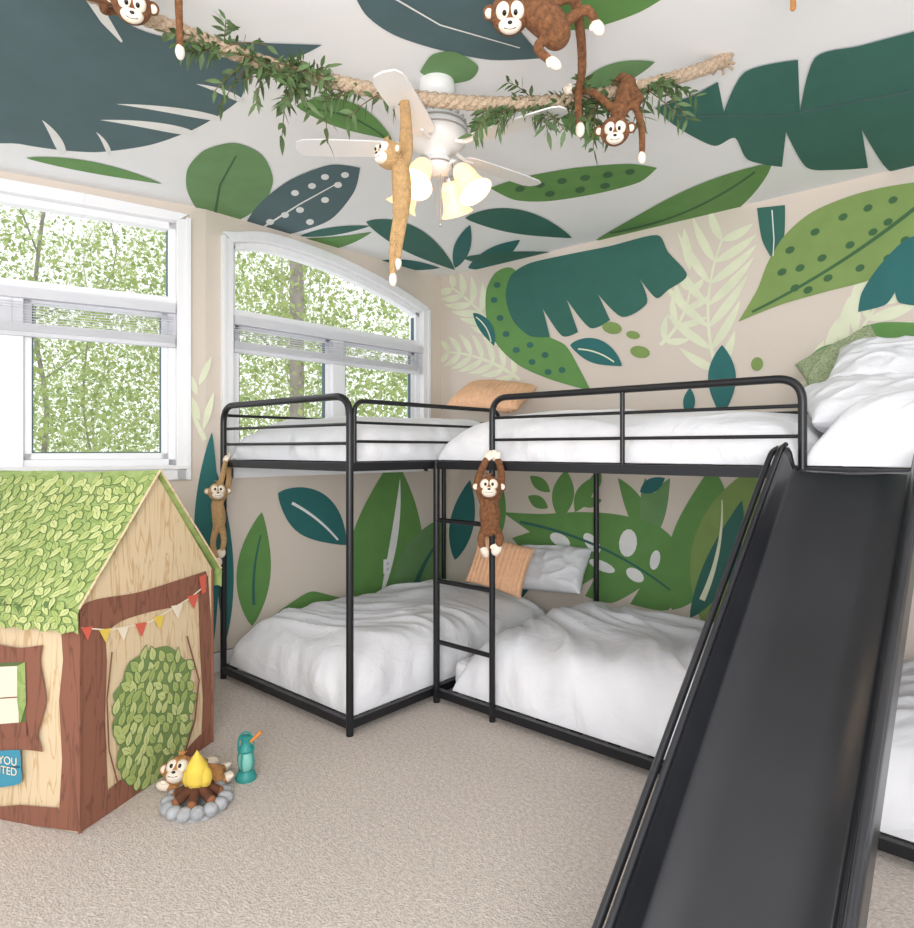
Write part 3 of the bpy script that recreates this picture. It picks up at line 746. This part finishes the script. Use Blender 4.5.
for sgn in (-1,1):
    row=0;t=.975
    while t>.035:
        s=.02+(row%2)*.016
        while s<.98:
            ss=s+random.uniform(-.008,.008);tt=t+random.uniform(-.018,.018)
            h0=.0015+.0020*random.random()
            def fn(x,y,h,ss=ss,tt=tt):
                return rooffn(sgn,h)(min(1,max(0,ss+x/(LEN+.06))),min(1,max(0,tt+y/.80)))
            leafpatch(rl,fn,h0,random.uniform(.062,.078),random.uniform(.034,.044),random.choice(LC),LO,math.pi/2+random.uniform(-1.1,1.1))
            s+=.0335
        t-=.057;row+=1
leaves=rl.build('roof_leaf_print',False)
for b0,b1 in ((-.035,.5*wd),(wd+.035,.5*wd)):
    ph.tube([H(-.03,b0,EZ),H(-.03,b1,RZ)],.005,M['wood'],6)
for b in (0,wd): ph.tube([H(0,b,.0),H(0,b,EZ)],.008,M['bark'],8)
house=ph.build('tent_body',True)
dc=MB();plG=(Dp,-lv);plS=(Dp,-gv)
G=lambda pts,m,l=1: decal(dc,pts,plG,m,l)
Sd=lambda pts,m,l=1: decal(dc,pts,(Dp-gv*.008,-gv),m,l)
bk=M['bark']
G([(80,612),(104,612),(107,660),(105,720),(108,790),(113,808),(80,831)],bk)
G([(198,590),(208,575),(211,620),(212,742),(201,749),(203,700),(200,650)],bk)
G(S([(81,832),(82,805),(108,790),(122,779),(150,770),(178,757),(200,735),(212,728),(212,742),(150,786)]),bk,2)
G(S([(82,606),(140,592),(206,571),(207,590),(185,600),(178,606),(150,612),(120,622),(100,640),(95,660),(82,660)]),bk,2)
Sd([(60,616),(80,614),(80,832),(58,829),(62,760),(59,700),(63,660)],bk)
Sd([(-60,812),(20,805),(58,808),(60,829),(-60,816)],bk)
bush=[(150,650)]+[(x,y) for x,y in ((168,646),(180,655),(191,668),(190,685),(196,700),(190,715),(192,730),(182,748),(172,765),(158,780),(142,788),(124,780),(117,760),(120,742),(112,728),(117,710),(113,695),(122,682),(128,664),(140,655))]
G(S(bush),M['leafbase'],3)
bp2=[Vector(q) for q in bush]
def inside(x,y):
    c=False;n=len(bp2)
    for i in range(n):
        a,b=bp2[i],bp2[i-1]
        if (a.y>y)!=(b.y>y) and x<(b.x-a.x)*(y-a.y)/(b.y-a.y)+a.x: c=not c
    return c
y=655;row=0
while y<786:
    x=112+(row%2)*4.5
    while x<196:
        if inside(x,y):
            pw=on_plane(x+random.uniform(-1.5,1.5),y+random.uniform(-2,2),Dp,-lv)
            h0=.0065+.002*random.random()
            fn=lambda a,b,h,pw=pw:pw+gv*a+Vector((0,0,b))-lv*h
            leafpatch(dc,fn,h0,random.uniform(.07,.088),random.uniform(.040,.052),random.choice(LC),LO,math.pi/2+random.uniform(-1.1,1.1))
        x+=8.0
    y+=10.5;row+=1
G(stroke([(112,652),(107,700),(109,750),(119,788)],1.6,1.6),bk,8);G(stroke([(187,636),(199,680),(195,720),(182,762)],1.6,1.6),bk,8)
fl={'r':mat('flag_red','#cf5f4c',.9),'y':mat('flag_yellow','#dfc255',.9),'w':mat('flag_cream','#e8dcc6',.9)}
G(stroke([(82,628),(110,630),(150,622),(190,598),(206,585)],1.3,1.3),fl['w'],5)
for i,(x,y) in enumerate(((86,629),(104,631),(122,629),(140,625),(158,618),(176,607),(192,597))):
    G([(x-5,y-1),(x+7,y-3),(x+2,y+12)],fl['ryw'[(i)%3]],5)
G([(199,577),(206,574),(206,592),(202,594)],fl['r'],6)
# side window + sign
Sd(S([(-35,650),(20,648),(43,645),(40,662),(46,700),(38,735),(43,752),(20,750),(-35,758)]),bk,2);Sd([(-28,664),(25,662),(26,732),(-28,738)],mat('playhouse_window_dark','#5b6a3e',.9),3)
Sd([(-26,668),(17,666),(19,726),(-26,730)],fl['w'],4)
Sd(stroke([(-26,700),(19,697)],1.2,1.2),bk,5)
Sd([(17,666),(25,662),(26,704),(20,724),(17,700)],M['leafp'],5)
Sd([(-26,726),(26,722),(27,736),(-28,742)],bk,5)
BL=mat('sign_blue','#3f8fa8',.8)
Sd(S([(-30,756),(20,750),(21,766),(19,784),(-30,790)]),BL,5)
Sd([(-30,768),(20,766),(20,768),(-30,770)],mat('sign_dark','#2a5a6c',.8),6)
deco=dc.build('printed_details',False)
tx=bpy.data.curves.new('sign_text','FONT');tx.body='YOU\nINVITED';tx.size=.045;tx.extrude=.0005;tx.space_line=.9;tx.align_x='RIGHT'
tob=bpy.data.objects.new('sign_text',tx);SC.collection.objects.link(tob)
tx.materials.append(fl['w'])
o0=on_plane(17,766,Dp-gv*.02,-gv)
tob.matrix_world=Matrix.Translation(o0)@Matrix((-lv,Vector((0,0,1)),-gv)).transposed().to_4x4()
e=group('playhouse',[house,deco,leaves],H(LEN/2,wd/2,.7))
tob.parent=e;tob.matrix_parent_inverse=Matrix.Translation(-e.location)
# ---------------------------------------------------------------- toy campfire
cf=MB();c=FL(197,806,0.0)
GS=mat('toy_stone_gray','#a5a7aa',.9,var=.2,vscale=30,bump=.4,bscale=90);LG=mat('toy_log_brown','#5a3420',.9,var=.3,vscale=40);LE=mat('toy_log_end','#8a5a3a',.9)
FY=mat('toy_flame_yellow','#e0c24c',.8,var=.08,vscale=20)
for k in range(14):
    a=2*math.pi*k/14;cf.ell(c+Vector((.112*math.cos(a),.112*math.sin(a),.027)),.034,.03,.027,GS,Matrix.Rotation(a,3,'Z'),12,8)
cf.lathe([(0,.02),(.1,.02),(.12,.008),(.125,0),(0,0)],c,GS)
for k in range(7):
    a=2*math.pi*k/7+.2;d=Vector((math.cos(a),math.sin(a),0))
    cf.tube([c+d*.085+Vector((0,0,.05)),c+d*.02+Vector((0,0,.085))],.02,LG,12)
    cf.ell(c+d*.085+Vector((0,0,.05)),.02,.02,.02,LE,None,10,8)
for dx,s,hh in ((0,1.25,.15),(-.028,.8,.09),(.03,.85,.1)):
    prof=[(.0,0),(.03*s,.01),(.04*s,.035),(.034*s,.065*s+.01),(.016*s,.1*s),(.004,hh),(0,hh+.006)]
    cf.lathe(prof,c+right*dx+Vector((0,0,.08)),FY)
cf.build('toy_campfire',True)
tl=MB();c=FL(246,779,0.0);TE=mat('lantern_teal','#2c8b86',.5);TG=mat('lantern_glass','#7fc0b4',.3);OR=mat('lantern_handle','#d5873c',.6)
tl.lathe([(0,0),(.045,0),(.048,.012),(.04,.03),(.03,.04),(.03,.045)],c,TE)
tl.lathe([(.026,.045),(.034,.07),(.034,.1),(.026,.125)],c,TG)
tl.lathe([(.03,.125),(.036,.13),(.036,.14),(.024,.155),(.02,.175),(.026,.185),(.026,.195),(0,.2)],c,TE)
for k in range(4):
    a=k*math.pi/2+.5;d=Vector((math.cos(a),math.sin(a),0));tl.tube([c+d*.033+Vector((0,0,.04)),c+d*.04+Vector((0,0,.085)),c+d*.033+Vector((0,0,.13))],.004,TE,6)
tl.tube(catmull([c-right*.036+Vector((0,0,.13)),c-right*.03+Vector((0,0,.19)),c+Vector((0,0,.215)),c+right*.03+Vector((0,0,.19)),c+right*.036+Vector((0,0,.13))],6),.004,TE,6)
tl.tube([c+right*.02+Vector((0,0,.17)),c+right*.07+Vector((0,0,.215))],.008,OR,8)
tl.build('toy_lantern',True)
# ---------------------------------------------------------------- trees outside
tb=MB();LF=[mat('tree_leaf_spring','#a9b87a',.8,trans=.4),mat('tree_leaf_far_haze','#bcc99c',.8,trans=.4),mat('tree_leaf_deep','#8fa068',.8,trans=.3)]  # second leaf colour is paler: haze painted into the far foliage
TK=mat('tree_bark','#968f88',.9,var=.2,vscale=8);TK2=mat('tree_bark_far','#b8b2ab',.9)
for i in range(20):
    d=random.uniform(11,20);r=random.uniform(-.95,.1)
    x=r*d;w=random.uniform(.02,.06)
    b=W(x,d,-1);tp=[b+Vector((random.uniform(-.12,.12)*k,random.uniform(-.12,.12)*k,k*1.6)) for k in range(8)]
    tp=catmull(tp,3)
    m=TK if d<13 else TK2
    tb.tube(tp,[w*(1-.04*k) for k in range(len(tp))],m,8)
    for k in range(5,22,2):
        a=random.uniform(0,6.3);dv=Vector((math.cos(a),math.sin(a),random.uniform(.2,.9)))
        tb.tube([tp[k],tp[k]+dv*.7,tp[k]+dv*1.5+Vector((0,0,.2))],[w*.3,w*.2,.004],m,5)
tb.tube([W(-.246*9,9,-1),W(-.247*9,9,9)],.10,TK,10)
trunks=tb.build('trunks',True)
fo=MB();vs={0:[],1:[],2:[]}
cnt=0
while cnt<150000:
    d=8+12*random.random()**1.0;r=random.uniform(-.95,.12);x=r*d;zz=random.uniform(-.8,9)
    q=W(x,d,zz)
    dens=noise.noise(q*.7)+.7*noise.noise(q*1.8)
    el=(zz-1.5)/d
    if dens+ .5-el*1.75 < .0+random.uniform(-.12,.12): continue
    s=random.uniform(.022,.06)
    a=Vector((random.gauss(0,1),random.gauss(0,1),random.gauss(0,1))).normalized();b=a.cross(Vector((random.gauss(0,1),random.gauss(0,1),random.gauss(0,1)))).normalized()
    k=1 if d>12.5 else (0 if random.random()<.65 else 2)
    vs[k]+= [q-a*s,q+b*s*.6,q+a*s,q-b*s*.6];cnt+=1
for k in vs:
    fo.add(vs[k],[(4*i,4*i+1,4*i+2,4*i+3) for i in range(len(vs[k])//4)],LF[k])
group('forest_trees',[trunks,fo.build('foliage',False)])
# ---------------------------------------------------------------- world + light + camera
w=bpy.data.worlds.new('overcast_sky');SC.world=w;w.use_nodes=True
bg=w.node_tree.nodes['Background'];bg.inputs[0].default_value=(.95,.97,1,1);bg.inputs[1].default_value=1.45
def area(name,loc,tgt,size,en,col=(1,.99,.98)):
    ld=bpy.data.lights.new(name,'AREA');ld.shape='SQUARE';ld.size=size;ld.energy=en;ld.color=col
    o=bpy.data.objects.new(name,ld);o.location=loc;SC.collection.objects.link(o)
    o.rotation_euler=(Vector(tgt)-Vector(loc)).to_track_quat('-Z','Y').to_euler()
area('added_fill_up',W(-.3,-.9,1.5),W(-.8,1.6,CEIL),1.6,95)  # added fill aimed upward to lift the ceiling, no such lamp in the room
area('added_fill_rear',W(.2,-2.6,2.6),W(-.2,4.5,1.0),2.0,75)  # added fill behind the camera to brighten the room, unseen
sd=bpy.data.lights.new('hazy_sun','SUN');sd.energy=1.6;sd.angle=math.radians(35);sd.color=(1,.98,.94)
so=bpy.data.objects.new('hazy_sun',sd);SC.collection.objects.link(so);so.location=(-6,-3,6)
so.rotation_euler=Vector((1,.1,-.55)).to_track_quat('-Z','Y').to_euler()
cd=bpy.data.cameras.new('camera');cd.sensor_fit='HORIZONTAL';cd.sensor_width=36;cd.lens=36*F/914;cd.shift_y=-(464-HY)/914;cd.clip_start=.05
co=bpy.data.objects.new('camera',cd);SC.collection.objects.link(co)
co.location=CAM
co.rotation_euler=(math.pi/2,0,math.atan2(-fwd.x,fwd.y))
SC.camera=co
